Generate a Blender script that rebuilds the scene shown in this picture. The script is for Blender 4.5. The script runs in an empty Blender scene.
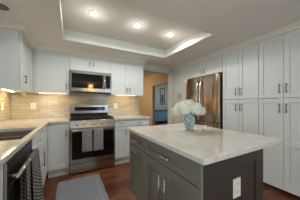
import bpy, bmesh, math, random
from mathutils import Vector, Matrix
random.seed(7)
SC = bpy.context.scene
COL = SC.collection
R = math.radians

# ---------------------------------------------------------------- camera
cam_d = bpy.data.cameras.new('camera'); cam = bpy.data.objects.new('camera', cam_d); COL.objects.link(cam)
cam.location = (0, 0, 1.193); cam.rotation_euler = (R(90), 0, R(-28.585))
cam_d.sensor_width = 36; cam_d.lens = 17.49; cam_d.shift_y = 0.013; cam_d.clip_start = 0.02
SC.camera = cam
SC.view_settings.view_transform = 'Standard'; SC.view_settings.look = 'None'
SC.view_settings.gamma = 1; SC.view_settings.use_curve_mapping = False
SC.view_settings.exposure = 0.70
# ---------------------------------------------------------------- world and large lights
w = bpy.data.worlds.new('world'); SC.world = w; w.use_nodes = True
w.node_tree.nodes['Background'].inputs[0].default_value = (0.75, 0.85, 1, 1)
w.node_tree.nodes['Background'].inputs[1].default_value = 0.6

def area(name, loc, aim, sx, sy, power, color, spread=180):
    d = bpy.data.lights.new(name, 'AREA'); d.shape = 'RECTANGLE'; d.size = sx; d.size_y = sy
    d.energy = power; d.color = color; d.spread = R(spread)
    o = bpy.data.objects.new(name, d); COL.objects.link(o); o.location = loc
    o.rotation_euler = Vector(aim).to_track_quat('-Z', 'Y').to_euler()
    return o
area('rear_window_daylight', (2.35, -4.48, 1.25), (-0.15, 1, 0), 1.2, 1.7, 20, (0.58, 0.80, 1.0))
area('left_daylight_fill', (-0.92, -1.0, 1.5), (1, 0.25, 0.55), 1.7, 1.1, 38, (0.66, 0.87, 1.0))  # added panel, no opening in this wall; tilted up to brighten the ceiling
area('hall_ceiling_light', (1.6, 6.6, 2.55), (0.3, 0, -1), 0.6, 0.6, 36, (1.0, 0.76, 0.48))
area('far_room_light', (5.2, 6.2, 2.5), (0, 0.2, -1), 1.0, 1.0, 22, (0.85, 0.95, 1.0))  # cool panel under the far room's ceiling, facing down; no window there

# ---------------------------------------------------------------- materials
def mat(name, color, rough=0.5, metal=0.0, spec=0.5, noise=0.0, nscale=30, bump=0.0, stretch=(1, 1, 1), coat=0.0, emit=None, estr=0):
    m = bpy.data.materials.new(name); m.use_nodes = True
    nt = m.node_tree; b = nt.nodes['Principled BSDF']
    b.inputs['Base Color'].default_value = (*color, 1); b.inputs['Roughness'].default_value = rough
    b.inputs['Metallic'].default_value = metal; b.inputs['Specular IOR Level'].default_value = spec
    b.inputs['Coat Weight'].default_value = coat
    if emit:
        b.inputs['Emission Color'].default_value = (*emit, 1); b.inputs['Emission Strength'].default_value = estr
    if noise or bump:
        tc = nt.nodes.new('ShaderNodeTexCoord'); mp = nt.nodes.new('ShaderNodeMapping'); mp.inputs['Scale'].default_value = stretch
        n = nt.nodes.new('ShaderNodeTexNoise'); n.inputs['Scale'].default_value = nscale; n.inputs['Detail'].default_value = 4
        nt.links.new(tc.outputs['Object'], mp.inputs[0]); nt.links.new(mp.outputs[0], n.inputs['Vector'])
        if noise:
            mx = nt.nodes.new('ShaderNodeMix'); mx.data_type = 'RGBA'
            mx.inputs[6].default_value = (*[c * (1 - noise) for c in color], 1); mx.inputs[7].default_value = (*[min(1, c * (1 + noise)) for c in color], 1)
            nt.links.new(n.outputs['Fac'], mx.inputs[0]); nt.links.new(mx.outputs[2], b.inputs['Base Color'])
        if bump:
            bp = nt.nodes.new('ShaderNodeBump'); bp.inputs['Strength'].default_value = bump; bp.inputs['Distance'].default_value = 0.002
            nt.links.new(n.outputs['Fac'], bp.inputs['Height']); nt.links.new(bp.outputs[0], b.inputs['Normal'])
    return m

M = {}
M['white'] = mat('white_paint', (0.665, 0.69, 0.685), 0.42, noise=0.02, nscale=8)
M['trimwhite'] = mat('trim_paint', (0.80, 0.80, 0.75), 0.5, noise=0.02, nscale=8)
M['crown'] = mat('crown_paint', (0.80, 0.78, 0.69), 0.5, noise=0.02, nscale=8)
M['ceil'] = mat('ceiling_paint', (0.84, 0.815, 0.76), 0.9, noise=0.03, nscale=60, bump=0.15)
M['tan'] = mat('tan_wall_paint', (0.50, 0.40, 0.28), 0.85, noise=0.04, nscale=5)
M['kwall'] = mat('kitchen_wall_paint', (0.62, 0.56, 0.47), 0.85, noise=0.03, nscale=5)
M['header'] = mat('header_paint', (0.56, 0.57, 0.52), 0.7, noise=0.03, nscale=5)
M['green'] = mat('far_wall_paint', (0.36, 0.37, 0.33), 0.9, noise=0.04, nscale=5)
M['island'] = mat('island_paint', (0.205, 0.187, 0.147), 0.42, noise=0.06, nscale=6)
M['islandend'] = mat('island_end_dark', (0.048, 0.040, 0.035), 0.45, noise=0.06, nscale=6)  # darker, browner tone than the drawer side, end panel only
M['toe'] = mat('toe_kick_grey', (0.60, 0.57, 0.51), 0.6, noise=0.05)
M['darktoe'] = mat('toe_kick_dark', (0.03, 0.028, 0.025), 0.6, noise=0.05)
M['bronze'] = mat('bronze_metal', (0.16, 0.135, 0.115), 0.35, 0.9, noise=0.08, nscale=40)
M['nickel'] = mat('brushed_nickel', (0.62, 0.58, 0.52), 0.28, 1.0, noise=0.06, nscale=40)
M['steel'] = mat('brushed_steel', (0.46, 0.445, 0.42), 0.22, 1.0, noise=0.12, nscale=14, stretch=(1, 1, 40))
M['steelmw'] = mat('brushed_microwave_steel', (0.33, 0.32, 0.305), 0.20, 1.0, noise=0.12, nscale=14, stretch=(1, 1, 40))
M['steelv'] = mat('brushed_fridge_steel', (0.46, 0.35, 0.25), 0.19, 1.0, noise=0.12, nscale=1.3, bump=0.32, stretch=(6, 6, 0.05))  # brown tint puts the orange reflections on the doors into the base colour
M['steelv'].node_tree.nodes['Bump'].inputs['Distance'].default_value = 0.02
M['darksteel'] = mat('black_steel', (0.045, 0.043, 0.042), 0.30, 0.7, noise=0.10, nscale=14, stretch=(1, 1, 40))
M['chrome'] = mat('chrome', (0.62, 0.61, 0.59), 0.14, 1.0, noise=0.02)
M['blackglass'] = mat('black_glass', (0.006, 0.006, 0.007), 0.05, spec=0.3, noise=0.2, nscale=2)
M['black'] = mat('black_enamel', (0.008, 0.008, 0.009), 0.25, spec=0.3, noise=0.15)
M['iron'] = mat('cast_iron', (0.012, 0.012, 0.013), 0.5, spec=0.3, noise=0.2, nscale=80)
M['display'] = mat('display_glass', (0.008, 0.010, 0.016), 0.08, spec=0.3, noise=0.2, nscale=3)
M['sink'] = mat('sink_composite', (0.20, 0.155, 0.115), 0.38, noise=0.12, nscale=120)
M['sinklit'] = mat('sink_lit_divider', (0.55, 0.45, 0.34), 0.35, noise=0.06, nscale=60)  # lighter copy of the sink colour, light on the divider painted in
M['plate'] = mat('outlet_plastic', (0.82, 0.79, 0.70), 0.4, noise=0.02)
M['slot'] = mat('outlet_slot', (0.05, 0.05, 0.05), 0.5, noise=0.1)
M['leaf'] = mat('leaf_green', (0.20, 0.29, 0.10), 0.55, noise=0.3, nscale=30)
M['stem'] = mat('stem_green', (0.18, 0.28, 0.10), 0.6, noise=0.2)
M['petal'] = mat('hydrangea_petal', (0.86, 0.88, 0.76), 0.7, noise=0.10, nscale=25)
M['blue'] = mat('blue_paint', (0.13, 0.26, 0.35), 0.5, noise=0.06, nscale=6)
M['bluetop'] = mat('dark_teal_top', (0.05, 0.10, 0.12), 0.4, noise=0.08)
M['wooddark'] = mat('dark_wood', (0.05, 0.04, 0.035), 0.5, noise=0.2, nscale=10, stretch=(1, 1, .1))
M['mirror'] = mat('picture_mount', (0.30, 0.31, 0.28), 0.5, noise=0.05)
M['darkart'] = mat('picture_dark', (0.035, 0.04, 0.045), 0.4, noise=0.4, nscale=9)
M['lamp'] = mat('lamp_lens', (1, 1, 1), 0.4, noise=0.01, emit=(0.93, 0.97, 1), estr=14)
M['lampoff'] = mat('unlit_lens', (0.13, 0.12, 0.10), 0.4, noise=0.05)
M['warmlens'] = mat('warm_lens', (1, 0.9, 0.7), 0.4, noise=0.01, emit=(1, 0.66, 0.30), estr=14)
M['globe'] = mat('warm_glass', (1, 0.9, 0.7), 0.3, noise=0.01, emit=(1, 0.62, 0.20), estr=30)

def nodes_of(name, rough=0.4, metal=0.0):
    m = bpy.data.materials.new(name); m.use_nodes = True
    b = m.node_tree.nodes['Principled BSDF']; b.inputs['Roughness'].default_value = rough; b.inputs['Metallic'].default_value = metal
    return m, m.node_tree, b
def N(nt, typ, **kw):
    n = nt.nodes.new(typ)
    for k, v in kw.items(): setattr(n, k, v)
    return n
def ramp(nt, stops):
    r = N(nt, 'ShaderNodeValToRGB'); e = r.color_ramp.elements
    while len(e) < len(stops): e.new(0.5)
    for i, (p, c) in enumerate(stops): e[i].position = p; e[i].color = (*c, 1)
    return r

def wood_floor():
    m, nt, b = nodes_of('wood_floor', 0.3)
    tc = N(nt, 'ShaderNodeTexCoord')
    br = N(nt, 'ShaderNodeTexBrick'); br.inputs['Scale'].default_value = 1; br.inputs['Brick Width'].default_value = 1.1; br.inputs['Row Height'].default_value = 0.105
    br.inputs['Mortar Size'].default_value = 0.0022; br.inputs['Mortar'].default_value = (0.012, 0.006, 0.004, 1)
    br.inputs['Color1'].default_value = (0.10, 0.031, 0.012, 1); br.inputs['Color2'].default_value = (0.24, 0.085, 0.034, 1); br.offset = 0.37
    mp = N(nt, 'ShaderNodeMapping'); mp.inputs['Scale'].default_value = (2.0, 26, 1)
    n = N(nt, 'ShaderNodeTexNoise'); n.inputs['Scale'].default_value = 2.4; n.inputs['Detail'].default_value = 6
    rp = ramp(nt, [(0.32, (0.30, 0.24, 0.22)), (0.7, (1.6, 1.45, 1.3))])
    mx = N(nt, 'ShaderNodeMix', data_type='RGBA', blend_type='MULTIPLY'); mx.inputs[0].default_value = 1
    L = nt.links.new
    L(tc.outputs['Object'], br.inputs['Vector']); L(tc.outputs['Object'], mp.inputs[0]); L(mp.outputs[0], n.inputs['Vector'])
    L(n.outputs['Fac'], rp.inputs[0]); L(br.outputs['Color'], mx.inputs[6]); L(rp.outputs[0], mx.inputs[7]); L(mx.outputs[2], b.inputs['Base Color'])
    return m
M['floor'] = wood_floor()

def tiles(name, xaxis):
    m, nt, b = nodes_of(name, 0.18)
    tc = N(nt, 'ShaderNodeTexCoord'); sp = N(nt, 'ShaderNodeSeparateXYZ'); cb = N(nt, 'ShaderNodeCombineXYZ')
    br = N(nt, 'ShaderNodeTexBrick'); br.inputs['Scale'].default_value = 1; br.inputs['Brick Width'].default_value = 0.205; br.inputs['Row Height'].default_value = 0.052
    br.inputs['Mortar Size'].default_value = 0.0022; br.inputs['Mortar'].default_value = (0.25, 0.23, 0.185, 1)
    br.inputs['Color1'].default_value = (0.40, 0.378, 0.312, 1); br.inputs['Color2'].default_value = (0.52, 0.495, 0.415, 1)
    bp = N(nt, 'ShaderNodeBump'); bp.inputs['Strength'].default_value = 0.5; bp.inputs['Distance'].default_value = 0.002; bp.invert = True
    L = nt.links.new
    L(tc.outputs['Object'], sp.inputs[0]); L(sp.outputs[xaxis], cb.inputs[0]); L(sp.outputs['Z'], cb.inputs[1]); L(cb.outputs[0], br.inputs['Vector'])
    L(br.outputs['Color'], b.inputs['Base Color']); L(br.outputs['Fac'], bp.inputs['Height']); L(bp.outputs[0], b.inputs['Normal'])
    return m
M['tile_back'] = tiles('backsplash_tile_back', 'X'); M['tile_left'] = tiles('backsplash_tile_left', 'Y')

def quartz():
    m, nt, b = nodes_of('white_quartz', 0.06)
    tc = N(nt, 'ShaderNodeTexCoord'); n = N(nt, 'ShaderNodeTexNoise'); n.inputs['Scale'].default_value = 2.2; n.inputs['Detail'].default_value = 7; n.inputs['Distortion'].default_value = 1.6
    rp = ramp(nt, [(0.46, (0.69, 0.675, 0.635)), (0.5, (0.635, 0.61, 0.57)), (0.54, (0.70, 0.685, 0.645))])
    n2 = N(nt, 'ShaderNodeTexNoise'); n2.inputs['Scale'].default_value = 140; rp2 = ramp(nt, [(0.35, (0.93, 0.93, 0.93)), (0.65, (1.02, 1.02, 1.02))])
    mx = N(nt, 'ShaderNodeMix', data_type='RGBA', blend_type='MULTIPLY'); mx.inputs[0].default_value = 1
    L = nt.links.new
    L(tc.outputs['Object'], n.inputs['Vector']); L(tc.outputs['Object'], n2.inputs['Vector']); L(n.outputs['Fac'], rp.inputs[0]); L(n2.outputs['Fac'], rp2.inputs[0])
    L(rp.outputs[0], mx.inputs[6]); L(rp2.outputs[0], mx.inputs[7]); L(mx.outputs[2], b.inputs['Base Color'])
    return m
M['quartz'] = quartz()

def stripes(name, c1, c2, scale, axes, duty=0.5):
    """bands along the direction axes=(ax, ay, az) in object space"""
    m, nt, b = nodes_of(name, 0.9)
    tc = N(nt, 'ShaderNodeTexCoord'); d = N(nt, 'ShaderNodeVectorMath', operation='DOT_PRODUCT'); d.inputs[1].default_value = axes
    s = N(nt, 'ShaderNodeMath', operation='MULTIPLY'); s.inputs[1].default_value = scale
    f = N(nt, 'ShaderNodeMath', operation='FRACT'); g = N(nt, 'ShaderNodeMath', operation='GREATER_THAN'); g.inputs[1].default_value = duty
    mx = N(nt, 'ShaderNodeMix', data_type='RGBA'); mx.inputs[6].default_value = (*c1, 1); mx.inputs[7].default_value = (*c2, 1)
    L = nt.links.new
    L(tc.outputs['Object'], d.inputs[0]); L(d.outputs['Value'], s.inputs[0]); L(s.outputs[0], f.inputs[0]); L(f.outputs[0], g.inputs[0]); L(g.outputs[0], mx.inputs[0]); L(mx.outputs[2], b.inputs['Base Color'])
    return m
M['oventowel'] = stripes('oven_towel_cloth', (0.17, 0.165, 0.175), (0.36, 0.35, 0.37), 40, (0, 0, 1), 0.55)
M['dishtowel'] = stripes('dishwasher_towel_cloth', (0.065, 0.06, 0.062), (0.27, 0.255, 0.25), 42, (0.55, 0.0, 0.83), 0.60)

def rug_mat(hx, hy):
    m, nt, b = nodes_of('rug_weave', 0.95)
    tc = N(nt, 'ShaderNodeTexCoord'); sp = N(nt, 'ShaderNodeSeparateXYZ'); L = nt.links.new
    L(tc.outputs['Object'], sp.inputs[0])
    def math(op, a, bb=None):
        n = N(nt, 'ShaderNodeMath', operation=op)
        for i, v in enumerate((a, bb)):
            if v is None: continue
            if isinstance(v, (int, float)): n.inputs[i].default_value = v
            else: L(v, n.inputs[i])
        return n.outputs[0]
    ex = math('SUBTRACT', hx, math('ABSOLUTE', sp.outputs['X'])); ey = math('SUBTRACT', hy, math('ABSOLUTE', sp.outputs['Y']))
    e = math('MINIMUM', ex, ey)
    band = math('MULTIPLY', math('GREATER_THAN', e, 0.055), math('LESS_THAN', e, 0.068))
    u1 = math('FRACT', math('MULTIPLY', math('ADD', sp.outputs['X'], sp.outputs['Y']), 11)); u2 = math('FRACT', math('MULTIPLY', math('SUBTRACT', sp.outputs['X'], sp.outputs['Y']), 11))
    lat = math('MULTIPLY', math('MAXIMUM', math('LESS_THAN', u1, 0.18), math('LESS_THAN', u2, 0.18)), math('GREATER_THAN', e, 0.068))
    fac = math('MAXIMUM', band, math('MULTIPLY', lat, 0.6))
    mx = N(nt, 'ShaderNodeMix', data_type='RGBA'); mx.inputs[6].default_value = (0.22, 0.233, 0.26, 1); mx.inputs[7].default_value = (0.30, 0.318, 0.35, 1)
    L(fac, mx.inputs[0]); L(mx.outputs[2], b.inputs['Base Color'])
    n = N(nt, 'ShaderNodeTexNoise'); n.inputs['Scale'].default_value = 300; bp = N(nt, 'ShaderNodeBump'); bp.inputs['Strength'].default_value = 0.5; bp.inputs['Distance'].default_value = 0.002
    L(n.outputs['Fac'], bp.inputs['Height']); L(bp.outputs[0], b.inputs['Normal'])
    return m

def vase_mat():
    m, nt, b = nodes_of('patterned_porcelain', 0.2)
    tc = N(nt, 'ShaderNodeTexCoord'); v = N(nt, 'ShaderNodeTexVoronoi', feature='DISTANCE_TO_EDGE'); v.inputs['Scale'].default_value = 48
    n = N(nt, 'ShaderNodeTexNoise'); n.inputs['Scale'].default_value = 26; n.inputs['Detail'].default_value = 3
    r1 = ramp(nt, [(0.05, (0.44, 0.50, 0.50)), (0.15, (0.15, 0.22, 0.25))]); r2 = ramp(nt, [(0.48, (1, 1, 1)), (0.54, (1.5, 1.5, 1.5))])
    mx = N(nt, 'ShaderNodeMix', data_type='RGBA', blend_type='MULTIPLY'); mx.inputs[0].default_value = 1; L = nt.links.new
    L(tc.outputs['Object'], v.inputs['Vector']); L(tc.outputs['Object'], n.inputs['Vector']); L(v.outputs['Distance'], r1.inputs[0]); L(n.outputs['Fac'], r2.inputs[0])
    L(r1.outputs[0], mx.inputs[6]); L(r2.outputs[0], mx.inputs[7]); L(mx.outputs[2], b.inputs['Base Color'])
    return m
M['vase'] = vase_mat()

# ---------------------------------------------------------------- mesh helpers
class MB:
    def __init__(s): s.bm = bmesh.new()
    def box(s, x0, x1, y0, y1, z0, z1):
        v = [s.bm.verts.new((x, y, z)) for x in (x0, x1) for y in (y0, y1) for z in (z0, z1)]
        for f in ((0, 1, 3, 2), (4, 6, 7, 5), (0, 4, 5, 1), (2, 3, 7, 6), (0, 2, 6, 4), (1, 5, 7, 3)): s.bm.faces.new([v[i] for i in f])
        return s
    def prism(s, pts, axis, a0, a1):
        """closed outline pts in the two other axes, extruded along axis"""
        def P(p, a): return {'x': (a, p[0], p[1]), 'y': (p[0], a, p[1]), 'z': (p[0], p[1], a)}[axis]
        A = [s.bm.verts.new(P(p, a0)) for p in pts]; B = [s.bm.verts.new(P(p, a1)) for p in pts]; n = len(pts)
        s.bm.faces.new(A); s.bm.faces.new(B[::-1])
        for i in range(n): s.bm.faces.new((A[i], B[i], B[(i + 1) % n], A[(i + 1) % n]))
        return s
    def tube(s, path, r, seg=10, cap=True):
        path = [Vector(p) for p in path]; rings = []
        for i, p in enumerate(path):
            t = (path[min(i + 1, len(path) - 1)] - path[max(i - 1, 0)]).normalized()
            a = t.orthogonal().normalized() if i == 0 else (ref - t * ref.dot(t)).normalized()
            ref = a; b = t.cross(a); rr = r[i] if isinstance(r, (list, tuple)) else r
            rings.append([s.bm.verts.new(p + (a * math.cos(k * 2 * math.pi / seg) + b * math.sin(k * 2 * math.pi / seg)) * rr) for k in range(seg)])
        for A, B in zip(rings, rings[1:]):
            for k in range(seg): s.bm.faces.new((A[k], A[(k + 1) % seg], B[(k + 1) % seg], B[k]))
        if cap: s.bm.faces.new(rings[0][::-1]); s.bm.faces.new(rings[-1])
        return s
    def lathe(s, prof, c=(0, 0, 0), seg=32):
        rings = [[s.bm.verts.new((c[0] + r * math.cos(k * 2 * math.pi / seg), c[1] + r * math.sin(k * 2 * math.pi / seg), c[2] + z)) for k in range(seg)] for r, z in prof]
        for A, B in zip(rings, rings[1:]):
            for k in range(seg): s.bm.faces.new((A[k], A[(k + 1) % seg], B[(k + 1) % seg], B[k]))
        s.bm.faces.new(rings[0][::-1]); s.bm.faces.new(rings[-1])
        return s
    def cells(s, xs, ys, filled, z0, z1):
        """a slab made of grid cells, inner faces left out: filled(i, j) says which cells exist"""
        V = {}
        def v(i, j, z):
            k = (i, j, z)
            if k not in V: V[k] = s.bm.verts.new((xs[i], ys[j], z))
            return V[k]
        nx, ny = len(xs) - 1, len(ys) - 1
        F = lambda i, j: 0 <= i < nx and 0 <= j < ny and filled(i, j)
        for i in range(nx):
            for j in range(ny):
                if not F(i, j): continue
                s.bm.faces.new((v(i, j, z1), v(i + 1, j, z1), v(i + 1, j + 1, z1), v(i, j + 1, z1)))
                s.bm.faces.new((v(i, j, z0), v(i, j + 1, z0), v(i + 1, j + 1, z0), v(i + 1, j, z0)))
                for di, dj, a, b in ((-1, 0, (i, j), (i, j + 1)), (1, 0, (i + 1, j + 1), (i + 1, j)), (0, -1, (i + 1, j), (i, j)), (0, 1, (i, j + 1), (i + 1, j + 1))):
                    if not F(i + di, j + dj): s.bm.faces.new((v(*a, z0), v(*a, z1), v(*b, z1), v(*b, z0)))
        return s
    def build(s, name, m, parent=None, bevel=0.0, smooth=False, loc=None):
        bmesh.ops.recalc_face_normals(s.bm, faces=s.bm.faces)
        me = bpy.data.meshes.new(name); s.bm.to_mesh(me); s.bm.free()
        me.materials.append(M[m] if isinstance(m, str) else m)
        o = bpy.data.objects.new(name, me); COL.objects.link(o)
        if parent: o.parent = parent
        if loc: o.location = loc
        if bevel:
            b = o.modifiers.new('bevel', 'BEVEL'); b.width = bevel; b.segments = 2; b.limit_method = 'ANGLE'; b.angle_limit = R(40)
        if smooth:
            for p in me.polygons: p.use_smooth = True
        return o

def tag(o, label, cat, group=None):
    o['label'] = label; o['category'] = cat
    if group: o['group'] = group
    return o
def thing(name, label, cat, loc=(0, 0, 0), rz=0, group=None):
    o = bpy.data.objects.new(name, None); COL.objects.link(o); o.empty_display_size = 0.05
    o.location = loc; o.rotation_euler = (0, 0, R(rz))
    return tag(o, label, cat, group)
def struct(name, mb, m, bevel=0.0):
    o = mb.build(name, m, None, bevel); o['kind'] = 'structure'; return o
def copy_tree(o, parent=None):
    c = o.copy(); COL.objects.link(c)
    if parent: c.parent = parent
    for ch in list(o.children): copy_tree(ch, c)
    return c

# ---------------------------------------------------------------- the setting
XL, XR, YB = -0.935, 3.10, 3.44
ZC, ZT = 2.185, 2.353
TX0, TX1, TY0, TY1 = -0.105, 1.793, 1.387, 2.615
struct('floor', MB().box(-1.05, 7.0, -4.65, 9.6, -0.06, 0.0), 'floor')
struct('ceiling', MB().cells([-1.05, TX0, TX1, 3.2], [-4.65, TY0, TY1, 3.56], lambda i, j: (i, j) != (1, 1), ZC, ZT), 'ceil')
struct('ceiling_tray', MB().box(TX0 - .03, TX1 + .03, TY0 - .03, TY1 + .03, ZT + .001, ZT + .05), 'ceil')
t = 0.012
struct('trim_1', MB().box(TX0, TX1, TY1 - t, TY1 - .0005, ZC + .002, ZT), 'trimwhite', .002)
struct('trim_2', MB().box(TX0, TX1, TY0 + .0005, TY0 + t, ZC + .002, ZT), 'trimwhite', .002)
struct('trim_3', MB().box(TX0 + .0005, TX0 + t, TY0 + t, TY1 - t, ZC + .002, ZT), 'trimwhite', .002)
struct('trim_4', MB().box(TX1 - t, TX1 - .0005, TY0 + t, TY1 - t, ZC + .002, ZT), 'trimwhite', .002)
struct('wall_left', MB().box(-1.05, XL, -4.65, 3.56, 0, ZC), 'kwall')
struct('wall_back', MB().box(XL, 1.56, YB, 3.56, 0, ZC), 'kwall')
struct('wall_right', MB().box(XR, 3.2, -4.65, 3.25, 0, ZC), 'kwall')
# the side of the room behind the camera, with its window opening
WX0, WX1 = 1.70, 3.0
struct('wall_front', MB().box(XL, WX0, -4.65, -4.5, 0, ZC).box(WX1, XR, -4.65, -4.5, 0, ZC).box(WX0, WX1, -4.65, -4.5, 0, .38).box(WX0, WX1, -4.65, -4.5, 2.12, ZC), 'kwall')
wf = MB()
for x in (WX0 + .03, (WX0 + WX1) / 2, WX1 - .03): wf.box(x - .03, x + .03, -4.62, -4.56, .38, 2.12)
wf.box(WX0, WX1, -4.62, -4.56, .38, .44).box(WX0, WX1, -4.62, -4.56, 2.06, 2.12)
struct('window_1', wf, 'trimwhite', .003)
# header and jamb of the opening to the hall
struct('wall_header', MB().box(1.56, XR, 3.30, 3.44, 2.045, ZC), 'header')
struct('wall_jamb', MB().box(2.472, XR, 3.25, 3.44, 0, 2.045), 'trimwhite')
struct('trim_5', MB().box(2.462, 2.4715, 3.245, 3.445, 0, 2.045).box(2.456, 2.462, 3.31, 3.37, 0, 2.045), 'trimwhite', .002)
# hall beyond: tan wall with an open doorway, and the room behind it
HX = 3.40
struct('wall_hall', MB().box(HX, HX + .12, 3.56, 4.74, 0, 2.6).box(HX, HX + .12, 6.0, 9.5, 0, 2.6).box(HX, HX + .12, 4.74, 6.0, 2.05, 2.6), 'tan')
struct('wall_hall_left', MB().box(.6, .7, 3.56, 9.5, 0, 2.6), 'tan')
struct('wall_hall_end', MB().box(.7, HX, 9.4, 9.5, 0, 2.6), 'tan')
struct('wall_hall_over_kitchen', MB().box(.7, HX, 3.561, 3.60, ZC, 2.6), 'tan')
struct('ceiling_hall', MB().box(.6, 7.0, 3.561, 9.6, 2.6, 2.7), 'ceil')
struct('wall_far_room', MB().box(HX + .12, 6.6, 8.0, 8.1, 0, 2.6).box(6.5, 6.6, 3.6, 8.0, 0, 2.6).box(HX + .12, 6.5, 3.56, 3.66, 0, 2.6), 'green')
struct('door_1', MB().box(HX - .012, HX + .13, 5.985, 5.999, 0, 2.05).box(HX - .012, HX + .13, 4.741, 4.755, 0, 2.05).box(HX - .012, HX + .13, 4.755, 5.985, 2.036, 2.0495).box(HX - .014, HX - .0005, 6.0, 6.06, 0, 2.06), 'kwall', .002)
# crown mouldings between the cabinets and the ceiling
def crown(d, z0, z1): return [(0.0, z0), (-.026, z0), (-.026, z0 + .012), (-.020, z0 + .016), (-d * .55, z0 + .036), (-d, z1 - .012), (-d, z1 - .0005), (0.0, z1 - .0005)]
CR = [(a, b) for a, b in crown(.075, 2.120, ZC)]
struct('trim_6', MB().prism([(3.101 + a, b) for a, b in CR], 'x', -.515, 1.535), 'crown')
mb = MB(); L0, L1 = 2.423, 3.101                                       # wraps the left cabinet: along its face and its end
rings = []
for (ax, ay, sx, sy) in ((-.554, 3.101, 1, 0), (-.554, L0 - .002, 1, -1), (-.930, L0 - .002, 0, -1)):
    rings.append([mb.bm.verts.new((ax - sx * a, ay - sy * a, b)) for a, b in CR])
for A, B in zip(rings, rings[1:]):
    for k in range(len(A)): mb.bm.faces.new((A[k], A[(k + 1) % len(A)], B[(k + 1) % len(A)], B[k]))
mb.bm.faces.new(rings[0]); mb.bm.faces.new(rings[-1])
struct('trim_7', mb, 'crown')
struct('trim_8', MB().prism([(2.479 + a, b) for a, b in CR], 'y', .545, 3.236), 'crown')
# tiled walls over the counters
struct('wall_backsplash_back', MB().box(XL + .011, 1.545, YB - .0105, YB - .0005, .916, 1.40), 'tile_back')
struct('wall_backsplash_left', MB().box(XL + .0005, XL + .0105, .3, YB - .011, .916, 1.40), 'tile_left')

# ---------------------------------------------------------------- cabinet builders (local: x right, y into the cabinet, z up, front at y = 0)
def shaker(mb, x0, x1, z0, z1, st=.058, rec=.009, mid=None, y0=0.0, th=.019):
    mb.box(x0 + .004, x1 - .004, y0 + rec, y0 + th, z0 + .004, z1 - .004)
    mb.box(x0, x0 + st, y0, y0 + th - .001, z0, z1); mb.box(x1 - st, x1, y0, y0 + th - .001, z0, z1)
    mb.box(x0 + st - .001, x1 - st + .001, y0 + .0004, y0 + th - .0014, z0, z0 + st); mb.box(x0 + st - .001, x1 - st + .001, y0 + .0004, y0 + th - .0014, z1 - st, z1)
    if mid: mb.box(x0 + st - .001, x1 - st + .001, y0 + .0004, y0 + th - .0014, mid[0], mid[1])
    return mb
def bar_handle(parent, p, length, vertical, m, r=.0055, off=.030):
    mb = MB(); x, z = p; h = length / 2
    d = Vector((0, 0, 1)) if vertical else Vector((1, 0, 0)); c = Vector((x, -off, z))
    mb.tube([c - d * h, c + d * h], r)
    for s in (-.72, .72): mb.tube([c + d * h * s, c + d * h * s + Vector((0, off - .0005, 0))], r * .8, 8)
    return mb.build('handle', m, parent, 0, True)
def door(parent, x0, x1, z0, z1, handle=None, vertical=True, hl=.13, m='white', hm='bronze', mid=None, st=.058, name='door', rec=.013, gap=.002):
    o = shaker(MB(), x0 + gap, x1 - gap, z0 + gap, z1 - gap, st, rec, mid=mid).build(name, m, parent, .0012)
    if handle: bar_handle(o, handle, hl, vertical, hm)
    return o
def shell(parent, x0, x1, y1, z0, z1, m='white', y0=.021, top=True, t=.018, up=0.0):
    """an open-fronted box of panels"""
    mb = MB().box(x0, x0 + t, y0, y1, z0, z1).box(x1 - t, x1, y0, y1, z0, z1).box(x0 + t, x1 - t, y1 - t, y1, z0, z1).box(x0 + t, x1 - t, y0, y1 - t, z0 + up, z0 + up + t)
    if top: mb.box(x0 + t, x1 - t, y0, y1 - t, z1 - t, z1)
    else: mb.box(x0 + t, x1 - t, y0, y0 + .06, z1 - t, z1)
    return mb.build('carcass', m, parent)
def toe(parent, x0, x1, y0, z1, m='toe'): return MB().box(x0, x1, y0, y0 + .016, 0.0, z1).build('toe_kick', m, parent)

YU, ZU0, ZU1 = 3.103, 1.38, 2.128          # upper cabinets on the back wall
UD = YB - .0006 - YU - .0106
def upper(name, label, x0, x1, z0, group, handles, doors, depth=UD, loc=None, rz=0, hl=.11):
    c = thing(name, label, 'cabinet', loc or (x0, YU, z0), rz, group); w_ = x1 - x0; h = ZU1 - z0
    shell(c, 0.0, w_, depth, 0, h, up=.024 if z0 == ZU0 else 0)
    for a, b in ((0, doors[0][0]), (doors[-1][1], w_)):
        if b - a > .004: MB().box(a + .001, b - .0005, .001, .0205, 0, h).build('filler_strip', 'white', c)
    for (a, b), hd in zip(doors, handles): door(c, a, b, .0, h, hd, True, hl)
    return c
W_ = .538
upper('wall_cabinet', 'white single-door wall cabinet left of the microwave, over the warm-lit backsplash', -.553, -.019, ZU0, 'white wall cabinets', [(.49, .13)], [(.024, .534)])
upper('wall_cabinet', 'short white two-door wall cabinet directly above the microwave', -.017, .749, 1.828, 'white wall cabinets', [(.345, .145), (.421, .145)], [(0, .383), (.383, .766)], hl=.09)
upper('wall_cabinet', 'white two-door wall cabinet right of the microwave, beside the hall opening', .751, 1.512, ZU0, 'white wall cabinets', [(.345, .12), (.416, .12)], [(0, .3805), (.3805, .761)])
upper('wall_cabinet', 'narrow white wall cabinet on the left wall with its plain end towards the room', 0, .678, ZU0, 'white wall cabinets', [(.10, .14)], [(.0, .66)], depth=.366, loc=(-.556, 2.423, ZU0), rz=90)

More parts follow.
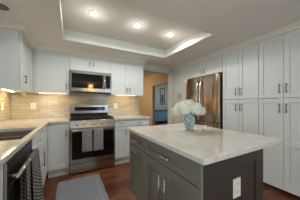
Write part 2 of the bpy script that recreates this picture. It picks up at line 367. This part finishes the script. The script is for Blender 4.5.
# tall cabinets along the right wall
XC = 2.481
def tall(label, y0, y1):
    c = thing('pantry_cabinet', label, 'cabinet', (XC, y1, 0), -90, 'tall white pantry cabinets'); w_ = y1 - y0; hx = w_ / 2
    shell(c, 0, w_, .60, .05, 2.128)
    MB().box(.02, w_ - .02, .06, .075, 0, .05).build('toe_kick', 'darktoe', c)  # near-black board stands in for the shadow line under the doors
    for a, b, s in ((0, hx, -1), (hx, w_, 1)):
        door(c, a, b, 1.273, 2.128, (hx + s * .036, 1.40), True, .125)
        door(c, a, b, .045, 1.270, (hx + s * .036, 1.137), True, .125, mid=(.632, .692))
    return c
tall('tall white four-door pantry cabinet at the far right edge, nearest the camera', .557, 1.143)
tall('tall white four-door pantry cabinet immediately right of the refrigerator', 1.146, 1.733)
tall('tall white four-door pantry cabinet left of the refrigerator, beside the hall opening', 2.634, 3.229)
c = thing('over_fridge_cabinet', 'white two-door cabinet above the stainless refrigerator', 'cabinet', (XC, 2.632, 1.79), -90)
shell(c, 0, .897, .60, 0, .338)
door(c, 0, .4485, 0, .338, (.41, .09), True, .09); door(c, .4485, .897, 0, .338, (.487, .09), True, .09)

# base cabinets, back wall
ZB1 = .880
c = thing('base_cabinet', 'white single-door base cabinet between the corner and the range', 'cabinet', (-.300, 2.81, 0), 0, 'white base cabinets')
MB().box(-.016, -.0005, .001, .02, .115, ZB1).build('filler_strip', 'white', c); shell(c, 0, .278, .61, .115, ZB1, top=False); toe(c, -.016, .278, .028, .114)
door(c, .0, .278, .12, ZB1 - .012, (.236, .715), True, .13)
c = thing('base_cabinet', 'white base cabinet with two drawers over doors, right of the range', 'cabinet', (.752, 2.81, 0), 0, 'white base cabinets')
shell(c, 0, .763, .61, .115, ZB1, top=False); toe(c, 0, .763, .028, .114)
for a, b in ((0, .27), (.27, .763)):
    o = shaker(MB(), a + .0015, b - .0015, .745, ZB1 - .012, .04, rec=.006).build('drawer', 'white', c, .0012); bar_handle(o, ((a + b) / 2, .800), .11, False, 'bronze')
door(c, 0, .27, .12, .742, (.225, .64), True, .12)
door(c, .27, .5165, .12, .742, (.48, .64), True, .12); door(c, .5165, .763, .12, .742, (.553, .64), True, .12)

# base cabinets, left wall (front faces +x)
XF = -.318
c = thing('base_cabinet', 'white base cabinet with drawer and door in the left run, between dishwasher and corner', 'cabinet', (XF, 1.702, 0), 90, 'white base cabinets')
shell(c, 0, 1.105, .585, .115, .66); toe(c, 0, 1.10, .028, .114)
MB().box(1.087, 1.105, .021, .585, .661, ZB1).build('side_panel', 'white', c)
o = shaker(MB(), .0015, .59, .715, ZB1 - .012, .04, rec=.006).build('drawer', 'white', c, .0012); bar_handle(o, (.295, .79), .13, False, 'nickel')
door(c, 0, .59, .12, .712, (.545, .50), True, .19)
MB().box(.592, 1.102, .001, .019, .12, ZB1 - .012).build('filler_panel', 'white', c, .001)
c = thing('base_cabinet', 'white base cabinet at the lower left edge, on the near side of the dishwasher', 'cabinet', (XF, .30, 0), 90, 'white base cabinets')
shell(c, 0, .77, .585, .115, ZB1); toe(c, 0, .77, .075, .114)
door(c, 0, .385, .12, ZB1 - .012, (.345, .74), True, .13); door(c, .385, .77, .12, ZB1 - .012, (.425, .74), True, .13)

# countertops
SX0, SX1, SY0, SY1 = -.80, -.346, 1.50, 2.20
ct = MB().cells([XL + .0108, SX0, SX1, -.302, -.019], [.35, SY0, SY1, 2.787, YB - .0112], lambda i, j: (i, j) != (1, 1) and (i < 3 or j == 3), ZB1 + .001, .915).build('countertop', 'quartz', None, .003)
tag(ct, 'L-shaped cream quartz countertop along the left wall and corner, cut out for the sink', 'countertop', 'quartz countertops')
ct = MB().box(.750, 1.535, 2.787, YB - .0112, ZB1 + .001, .915).build('countertop', 'quartz', None, .003)
tag(ct, 'short quartz countertop on the back wall right of the range', 'countertop', 'quartz countertops')
# sink: two bowls
s_ = thing('kitchen_sink', 'dark two-bowl undermount sink set into the left countertop', 'sink', (SX0, SY0, .70))
bw, bl, bd = SX1 - SX0, SY1 - SY0, .18
DV = .36
def bowl(y0, y1):
    mb = MB(); t = .006
    mb.box(0.001, bw - .001, y0, y1, 0, .008)
    mb.box(.001, .001 + t, y0, y1, .008, bd - .001).box(bw - .001 - t, bw - .001, y0, y1, .008, bd - .001).box(.001 + t, bw - .001 - t, y0, y0 + t, .008, bd - .001).box(.001 + t, bw - .001 - t, y1 - t, y1, .008, bd - .001)
    return mb
for y0, y1 in ((.001, DV - .009), (DV + .009, bl - .001)):
    b = bowl(y0, y1).build('bowl', 'sink', s_, .002)
    MB().lathe([(.040, 0), (.040, .004), (.030, .005), (.012, .002)], (bw / 2, (y0 + y1) / 2, .0085), 20).build('drain', 'nickel', b, 0, True)
MB().box(.001, bw - .001, DV - .0085, DV + .0085, .06, .165).build('divider', 'sinklit', s_, .004)

# dishwasher with its towels
c = thing('dishwasher', 'black and steel dishwasher under the left counter, striped towels on its bar', 'dishwasher', (-.310, 1.077, 0), 90)
MB().box(.008, .618, .045, .56, .10, .66).build('tub', 'darksteel', c)
MB().box(.002, .624, 0, .034, .115, .715).build('door', 'darksteel', c, .004)
MB().box(.002, .624, 0, .034, .719, .868).build('control_panel', 'darksteel', c, .004)
MB().box(-.004, .0015, -.004, .034, .115, .868).build('edge_trim', 'steel', c, .001)
MB().box(.01, .615, .07, .085, 0, .10).build('toe_kick', 'darktoe', c)
mb = MB().tube([(.02, -.040, .775), (.606, -.040, .775)], .0130, 14)
for x in (.045, .581): mb.tube([(x, -.040, .775), (x, -.0005, .775)], .010, 10)
mb.build('handle', 'nickel', c, 0, True)

def towel(label, group, loc, rz, w_, front, back, r, m, bulge=.0, th=.004, seedv=1, nx=18):
    """a towel over a bar that runs along local x at the origin: a grid draped in y-z, thickened"""
    rnd = random.Random(seedv); ph = rnd.random() * 6
    prof = []
    nf = 14
    for i in range(nf + 1): prof.append((-r - .0, -front + front * i / nf, 1 - i / nf))
    for i in range(1, 8): a = math.pi - math.pi * i / 8; prof.append((math.cos(a) * r, math.sin(a) * r, 0))
    nb = 8
    for i in range(nb + 1): prof.append((r, -back * i / nb, 0))
    mb = MB(); g = []
    for k in range(nx + 1):
        x = w_ * (k / nx - .5); row = []
        for y, z, f in prof:
            yy = y - f * bulge * (0.55 + .45 * math.sin(k / nx * 9.5 + ph)) - f * .004 * (1 + math.sin(k * 1.1 + ph * 2))
            row.append(mb.bm.verts.new((x * (1 + .04 * f), yy, z)))
        g.append(row)
    for A, B in zip(g, g[1:]):
        for i in range(len(A) - 1): mb.bm.faces.new((A[i], A[i + 1], B[i + 1], B[i]))
    o = mb.build('dish_towel', m, None, 0, True); o.location = loc; o.rotation_euler = (0, 0, R(rz))
    so = o.modifiers.new('thick', 'SOLIDIFY'); so.thickness = th; so.offset = 1
    return tag(o, label, 'towel', group)
towel('dark striped towel on the dishwasher bar, the narrower one nearer the camera', 'striped towels on the dishwasher', (-.270, 1.285, .775), 90, .10, .52, .40, .0150, 'dishtowel', .012, seedv=3)
towel('dark striped towel on the dishwasher bar, the wider one nearer the range', 'striped towels on the dishwasher', (-.270, 1.525, .775), 90, .26, .58, .42, .0150, 'dishtowel', .050, seedv=5)

# ---------------------------------------------------------------- range
RX0, RX1 = -.016, .746; RW = RX1 - RX0
c = thing('kitchen_range', 'stainless steel gas range with dark oven window below the microwave', 'stove', (RX0, 2.76, 0))
MB().box(0, RW, .040, .655, .03, .905).build('body', 'steel', c)
MB().box(.03, RW - .03, .05, .60, 0, .03).build('plinth', 'darktoe', c)
MB().box(.004, RW - .004, .0, .0395, .022, .160).build('drawer', 'steel', c, .003)
d = MB().box(.004, RW - .004, .0, .0395, .173, .768).build('oven_door', 'steel', c, .003)
MB().box(.035, RW - .035, -.003, -.0003, .250, .715).build('window', 'blackglass', d, .001)
mb = MB().tube([(.04, -.055, .752), (RW - .04, -.055, .752)], .0125, 14)
for x in (.06, RW - .06): mb.tube([(x, -.055, .752), (x, -.0005, .752)], .011, 10)
mb.build('handle', 'chrome', d, 0, True)
MB().prism([(-.004, .782), (.040, .782), (.040, .903), (.030, .903)], 'x', 0, RW).build('control_panel', 'steel', c, .002)
for x in (.11, .215, .381, .517, .632):
    k = Matrix.Translation((x, .010, .845)) @ Matrix.Rotation(R(90 - 16), 4, 'X')
    mb = MB().lathe([(.024, 0), (.024, .006), (.019, .010), (.018, .030), (.014, .034)], seg=20)
    bmesh.ops.transform(mb.bm, matrix=k, verts=mb.bm.verts); mb.build('knob', 'chrome', c, 0, True)
MB().box(.002, RW - .002, .030, .585, .9055, .916).build('cooktop', 'black', c, .003)
for gx in (.02, .267, .514):
    mb = MB(); x1 = gx + .228
    for x in (gx, gx + .076, gx + .152, x1 - .012): mb.box(x, x + .012, .05, .555, .935, .948)
    for y in (.05, .175, .295, .415, .543): mb.box(gx, x1, y, y + .012, .933, .946)
    for x in (gx, x1 - .012):
        for y in (.05, .543): mb.box(x, x + .012, y, y + .012, .9165, .935)
    mb.build('grate', 'iron', c, .002)
for bx, by, br in ((.134, .16, .045), (.134, .42, .038), (.381, .29, .050), (.628, .16, .040), (.628, .42, .036)):
    MB().lathe([(br, 0), (br, .008), (br * .8, .014), (br * .3, .015)], (bx, by, .9165), 20).build('burner', 'iron', c, 0, True)
b = MB().box(.004, RW - .004, .590, .668, .906, 1.168).build('backguard', 'steel', c, .004)
MB().box(.09, RW - .075, .586, .5897, 1.050, 1.128).build('display_panel', 'display', b, .001)
MB().box(.012, RW - .012, .587, .5897, .925, 1.000).build('vent_panel', 'black', b, .001)
for x, nm in ((.263, 'left'), (.447, 'right')):
    towel('grey striped towel hanging on the oven door handle, the %s one of the two' % nm, 'striped towels on the oven door', (RX0 + x + .003, 2.705, .752), 0, .158, .375, .30, .0155, 'oventowel', .006, seedv=9 + int(x * 10))

# ---------------------------------------------------------------- microwave
c = thing('microwave', 'stainless over-the-range microwave with black glass door', 'microwave', (RX0, 3.031, 1.423)); H = .40
MB().box(0, RW, .030, .396, 0, H).build('body', 'steelmw', c, .002)
MB().box(.06, RW - .06, .05, .37, -.006, -.0005).build('vent_grille', 'black', c)
d = MB().box(.003, RW - .003, 0, .0295, .003, H - .003).build('door', 'steelmw', c, .004)
MB().box(.030, .588, -.003, -.0003, .070, .345).build('window', 'blackglass', d, .001)
MB().box(.645, RW - .030, -.003, -.0003, .078, .338).build('control_panel', 'display', d, .001)
mb = MB().tube([(.616, -.035, .055), (.616, -.035, .350)], .0105, 12)
for z in (.075, .330): mb.tube([(.616, -.035, z), (.616, -.0005, z)], .009, 8)
mb.build('handle', 'chrome', d, 0, True)

# ---------------------------------------------------------------- refrigerator (front faces -x)
c = thing('refrigerator', 'stainless french-door refrigerator with two curved handles between the white pantries', 'refrigerator', (2.372, 2.612, 0), -90); FW = .862
MB().box(.006, FW - .006, .075, .70, .03, 1.755).build('body', 'darksteel', c, .003)
MB().box(.03, FW - .03, .09, .66, 0, .03).build('plinth', 'darktoe', c)
def fdoor(name, x0, x1, z0, z1):
    n = 10; pts = []
    for i in range(n + 1):
        x = x0 + (x1 - x0) * i / n; u = 2 * i / n - 1
        pts.append((x, .018 * (abs(u) ** 4)))
    pts += [(x1, .070), (x0, .070)]
    return MB().prism(pts, 'z', z0, z1).build(name, 'steelv', c, .004)
for x0, x1, hx in ((.002, FW / 2 - .002, FW / 2 - .045), (FW / 2 + .002, FW - .002, FW / 2 + .045)):
    d = fdoor('door', x0, x1, .838, 1.757)
    z0, z1 = .98, 1.68
    path = [(hx, .010, z0), (hx, -.022, z0 + .03)] + [(hx, -.030 - .028 * math.sin(math.pi * i / 10), z0 + .05 + (z1 - z0 - .1) * i / 10) for i in range(11)] + [(hx, -.022, z1 - .03), (hx, .010, z1)]
    MB().tube(path, .0150, 12).build('handle', 'chrome', d, 0, True)
d = fdoor('freezer_drawer', .002, FW - .002, .06, .826)
mb = MB().tube([(.08, -.045, .765), (FW - .08, -.045, .765)], .012, 12)
for x in (.11, FW - .11): mb.tube([(x, -.045, .765), (x, .005, .765)], .010, 8)
mb.build('handle', 'chrome', d, 0, True)

# ---------------------------------------------------------------- island (drawer side faces -x)
IX, IY0, IY1, IB = .603, .545, 1.607, .22
c = thing('kitchen_island', 'dark grey kitchen island with drawers and doors under a white top', 'island', (IX, IY1, 0), -90)
IW = IY1 - IY0                                                      # local x = IY1 - Y, local y = X - IX
MB().box(.012, IW - .032, .021, .640, IB - .02, .880).build('carcass', 'island', c)
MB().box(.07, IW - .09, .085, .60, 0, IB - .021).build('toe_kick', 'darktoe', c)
sx = IY1 - 1.205
o = shaker(MB(), .0015, sx - .003, .744, .877, .045, rec=.012).build('drawer', 'island', c, .0012); bar_handle(o, (sx / 2, .812), .135, False, 'nickel')
o = shaker(MB(), sx + .003, IW - .0015 - .012, .744, .877, .045, rec=.012).build('drawer', 'island', c, .0012); bar_handle(o, (IY1 - .872, .812), .145, False, 'nickel')
door(c, 0, sx, IB - .02, .739, (sx / 2, .705), False, .135, 'island', 'nickel', st=.065, rec=.014, gap=.0035)
ix = IY1 - .880
door(c, sx, ix, IB - .02, .739, (ix - .036, .545), True, .235, 'island', 'nickel', st=.065, rec=.014, gap=.0035)
door(c, ix, IW - .012, IB - .02, .739, (ix + .036, .545), True, .235, 'island', 'nickel', st=.065, rec=.014, gap=.0035)
MB().box(.0, .011, .0, .66, IB - .02, .880).build('back_panel', 'island', c, .001)
# end panel: faces -y in the world, so its frame is built straight in the island's local axes
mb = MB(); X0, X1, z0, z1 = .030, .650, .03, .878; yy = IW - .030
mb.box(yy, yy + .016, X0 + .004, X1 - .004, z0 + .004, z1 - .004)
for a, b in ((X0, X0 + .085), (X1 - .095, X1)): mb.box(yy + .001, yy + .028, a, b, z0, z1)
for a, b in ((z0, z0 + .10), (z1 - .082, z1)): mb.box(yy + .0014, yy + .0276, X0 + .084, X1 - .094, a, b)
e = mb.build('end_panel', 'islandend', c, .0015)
MB().box(IW - .032, IW - .004, .003, .026, IB - .02, .879).build('corner_post', 'island', c, .004)
top = MB().box(.587, 1.478, .512, 1.621, .8815, .915).build('island_countertop', 'quartz', None, .004)
tag(top, 'white veined quartz top overhanging the dark kitchen island', 'countertop', 'quartz countertops')

# ---------------------------------------------------------------- outlets
def outlet(label, loc, rz, w_=.080, h=.118, switch=False):
    p = thing('wall_outlet', label, 'outlet', loc, rz, 'outlet plates')
    MB().box(-w_ / 2, w_ / 2, -.006, -.0003, -h / 2, h / 2).build('cover_plate', 'plate', p, .002)
    for z in (-.026, .026):
        s = MB().box(-.017, .017, -.008, -.0062, z - .018, z + .018).build('socket', 'plate', p, .003)
        MB().box(-.008, -.005, -.0086, -.0081, z - .004, z + .008).box(.005, .008, -.0086, -.0081, z - .004, z + .008).build('slot', 'slot', s)
    return p
outlet('cream outlet plate on the back wall tiles near the left corner', (-.612, YB - .0106, 1.155), 0)
outlet('cream outlet plate on the left wall tiles above the sink end', (XL + .0106, 3.06, 1.155), 90)
outlet('cream outlet plate on the tiles just right of the range', (.935, YB - .0106, 1.148), 0)
outlet('white outlet plate on the dark end panel of the island', (.938, IY0 + .0135, .655), 0, .078, .122)

# ---------------------------------------------------------------- lamps
def point_down(parent, z, power, color, r):
    # the beam of the lamp, and an added point light hung below it to brighten the tray sides
    d = bpy.data.lights.new('lamp', 'SPOT'); d.energy = power; d.color = color; d.shadow_soft_size = r; d.spot_size = R(172); d.spot_blend = .45
    o = bpy.data.objects.new('bulb', d); COL.objects.link(o); o.location = (0, 0, z); o.parent = parent
    d = bpy.data.lights.new('tray_fill', 'POINT'); d.energy = power * .037; d.color = color; d.shadow_soft_size = r
    o = bpy.data.objects.new('tray_fill_point', d); COL.objects.link(o); o.location = (0, 0, z - .11); o.parent = parent
def downlight(label, x, y, z, on=True, power=15, group='recessed ceiling lights'):
    p = thing('recessed_downlight', label, 'light', (x, y, z), 0, group)
    mb = MB(); seg = 28; ri, ro = .043, .064
    prof = [(ro, -.0005), (ro, -.004), (ri + .006, -.007), (ri, -.004), (ri, -.0005)]
    rings = [[mb.bm.verts.new((r * math.cos(k * 2 * math.pi / seg), r * math.sin(k * 2 * math.pi / seg), zz)) for k in range(seg)] for r, zz in prof]
    for A, B in zip(rings, rings[1:] + rings[:1]):
        for k in range(seg): mb.bm.faces.new((A[k], A[(k + 1) % seg], B[(k + 1) % seg], B[k]))
    mb.build('trim_ring', 'trimwhite' if on else 'lampoff', p, 0, True)
    MB().lathe([(ri - .001, -.0006), (ri - .001, -.003)], seg=seg).build('lens', 'lamp' if on else 'lampoff', p)
    if on: point_down(p, -.02, power, (1.0, .98, .92), .045)
    return p
for nm, x in (('leftmost', .265), ('middle', .872), ('rightmost', 1.464)):
    downlight('lit round recessed light in the ceiling tray, %s of the three in the row' % nm, x, 1.985, ZT)
downlight('unlit dark round recessed light in the low ceiling at the upper left corner', -.625, 2.03, ZC, False)

def undercab(label, loc, rz, length, power):
    p = thing('under_cabinet_light', label, 'light', loc, rz, 'under-cabinet light bars')
    MB().box(-length / 2, length / 2, -.022, .022, .006, .016).build('housing', 'nickel', p, .002)
    MB().box(-length / 2 + .01, length / 2 - .01, -.012, .012, .000, .0055).build('diffuser', 'warmlens', p, .001)
    d = bpy.data.lights.new('lamp', 'AREA'); d.shape = 'RECTANGLE'; d.size = length - .03; d.size_y = .03; d.energy = power; d.color = (1, .68, .33)
    o = bpy.data.objects.new('bulb', d); COL.objects.link(o); o.location = (0, 0, -.004); o.parent = p
undercab('glowing warm light bar under the left wall cabinet', (-.808, 2.95, ZU0 + .0075), 90, .54, 1.45)
undercab('glowing warm light bar under the cabinet left of the microwave', (-.29, 3.22, ZU0 + .0075), 0, .44, .85)
undercab('glowing warm light bar under the cabinet right of the microwave', (1.13, 3.22, ZU0 + .0075), 0, .50, .85)

# the dining pendant behind the camera that the glass and steel fronts reflect
p = thing('pendant_lamp', 'warm glass dining pendant seen only as a yellow reflection in the microwave glass', 'light', (.85, -1.5, 2.03))
MB().tube([(0, 0, .10), (0, 0, ZC - 2.03 - .02)], .006, 8).build('rod', 'bronze', p, 0, True)
MB().lathe([(.06, ZC - 2.03 - .022), (.06, ZC - 2.03 - .001)], seg=20).build('ceiling_canopy', 'bronze', p, .002)
MB().lathe([(.02, -.09), (.08, -.07), (.11, -.01), (.10, .05), (.05, .095), (.02, .105)], seg=24).build('glass_shade', 'globe', p, 0, True)

# ---------------------------------------------------------------- rug
GX0, GX1, GY0, GY1 = -.166, .423, 1.60, 2.601
hx, hy = (GX1 - GX0) / 2, (GY1 - GY0) / 2
rg = MB().box(-hx, hx, -hy, hy, 0.0005, .009).build('kitchen_rug', rug_mat(hx, hy), None, .003); rg.location = ((GX0 + GX1) / 2, (GY0 + GY1) / 2, 0)
tag(rg, 'grey patterned rug with a lighter border on the wood floor before the range', 'rug')

# ---------------------------------------------------------------- vase and hydrangeas on the island
VX, VY, VZ = 1.115, 1.165, .9155
v = MB().lathe([(0.0313, 0), (0.0383, 0.002), (0.04, 0.012), (0.0505, 0.04), (0.0583, 0.08), (0.0592, 0.105), (0.0522, 0.135), (0.0409, 0.152), (0.0374, 0.16), (0.0409, 0.172), (0.0452, 0.18), (0.0409, 0.18), (0.0348, 0.165), (0.0374, 0.15), (0.0487, 0.13), (0.0539, 0.105), (0.0522, 0.08), (0.0435, 0.04), (0.0261, 0.014)], seg=36).build('vase', 'vase', None, 0, True)
v.location = (VX, VY, VZ); tag(v, 'blue and white patterned porcelain vase on the island top', 'vase')
rv = Vector((math.cos(R(28.585)), -math.sin(R(28.585)), 0)); fv = Vector((math.sin(R(28.585)), math.cos(R(28.585)), 0))
def bloom(mb, c, rad, n, rnd, sq=.78):
    for i in range(n):
        z = 1 - 2 * (i + .5) / n
        if z < -.75: continue
        a = i * 2.399963; q = math.sqrt(1 - z * z); nrm = Vector((q * math.cos(a), q * math.sin(a), z))
        nrm = (nrm + Vector((rnd.uniform(-.2, .2), rnd.uniform(-.2, .2), rnd.uniform(-.2, .2)))).normalized()
        p = c + Vector((nrm.x * rad, nrm.y * rad, nrm.z * rad * sq)) * rnd.uniform(.88, 1.05)
        t1 = nrm.orthogonal().normalized(); t1 = Matrix.Rotation(rnd.random() * 6.28, 3, nrm) @ t1; t2 = nrm.cross(t1); s = rnd.uniform(.009, .013)
        for d1, d2 in ((t1, t2), (t2, -t1), (-t1, -t2), (-t2, t1)):
            q0 = p - nrm * .003; q1 = p + (d1 * .5 + d2 * .45) * s + nrm * .001; q2 = p + d1 * s * 1.15 + nrm * .003; q3 = p + (d1 * .5 - d2 * .45) * s + nrm * .002
            mb.bm.faces.new([mb.bm.verts.new(x) for x in (q0, q1, q2, q3)])
heads = [(-.120, .00, .222, .068, 'leftmost head'), (-.055, -.06, .240, .074, 'front head left of the middle'), (.012, .045, .285, .080, 'topmost head'), (.060, -.065, .238, .074, 'front head right of the middle'),
         (.128, .00, .220, .066, 'rightmost head'), (-.066, .060, .272, .074, 'back head on the left'), (.092, .055, .262, .074, 'back head on the right')]
for i, (a, b, z, rad, nm) in enumerate(heads):
    rnd = random.Random(20 + i)
    p = thing('hydrangea', 'white hydrangea bloom in the blue patterned vase, %s' % nm, 'flower', (VX, VY, VZ), 0, 'white hydrangeas in the vase')
    cc = rv * (a * .93 - .012) + fv * b + Vector((0, 0, z - .020)); rad *= .93
    mb = MB(); bloom(mb, cc, rad, 190, rnd); mb.build('bloom', 'petal', p)
    mb = MB().lathe([(rad * .3, -rad * .55), (rad * .72, -rad * .35), (rad * .84, 0), (rad * .72, rad * .38), (rad * .3, rad * .6)], cc, 14); mb.build('bloom_core', 'petal', p, 0, True)
    base = rv * (a * .12) + fv * (b * .12)
    MB().tube([base + Vector((0, 0, .05)), base * 1.6 + Vector((0, 0, .17)), base * 1.8 + Vector((0, 0, .19)), cc * .6 + base * .4 + Vector((0, 0, z * .32)), cc], .0032, 6).build('stem', 'stem', p, 0, True)
    mb = MB()
    for sgn in (-1, 1):
        dr = (rv * (a + sgn * .05) + fv * (b - .03)).normalized(); o0 = Vector((0, 0, .185)) + dr * .035; sd = dr.cross(Vector((0, 0, 1))); pts = []
        for q in range(7):
            u = q / 6; cpt = o0 + dr * .075 * u + Vector((0, 0, .022 * u - .035 * u * u)); wd = .026 * math.sin(math.pi * min(1, u * .96 + .04)) ** .8
            pts.append((mb.bm.verts.new(cpt - sd * wd + Vector((0, 0, .006))), mb.bm.verts.new(cpt), mb.bm.verts.new(cpt + sd * wd + Vector((0, 0, .006)))))
        for A, B in zip(pts, pts[1:]):
            mb.bm.faces.new((A[0], A[1], B[1], B[0])); mb.bm.faces.new((A[1], A[2], B[2], B[1]))
    lf = mb.build('leaf', 'leaf', p, 0, True); so = lf.modifiers.new('thick', 'SOLIDIFY'); so.thickness = .0012

# ---------------------------------------------------------------- the room seen through the hall doorway
c = thing('sideboard', 'blue two-door sideboard in the far room beyond the hall doorway', 'sideboard', (4.35, 7.52, 0)); w_ = 1.66
MB().box(0, w_, .021, .46, .13, .74).build('body', 'blue', c, .003)
MB().box(-.02, w_ + .02, -.01, .465, .741, .82).build('top', 'bluetop', c, .004)
for a, b in ((0, .83), (.83, w_)): door(c, a, b, .14, .735, None, m='blue', st=.07)
for x in (.03, w_ - .08):
    for y in (.04, .40): MB().box(x, x + .05, y, y + .05, 0, .1295).build('leg', 'wooddark', c, .003)
c = thing('framed_picture', 'tall narrow dark framed picture on the wall above the blue sideboard', 'picture', (5.28, 7.998, 1.70))
MB().box(-.19, -.15, -.03, 0, -.53, .53).box(.15, .19, -.03, 0, -.53, .53).box(-.15, .15, -.03, 0, -.53, -.49).box(-.15, .15, -.03, 0, .49, .53).build('frame', 'wooddark', c, .003)
MB().box(-.15, .15, -.012, -.001, -.49, .49).build('mount', 'mirror', c)
MB().box(-.075, .075, -.014, -.0125, -.40, .10).build('print', 'darkart', c)
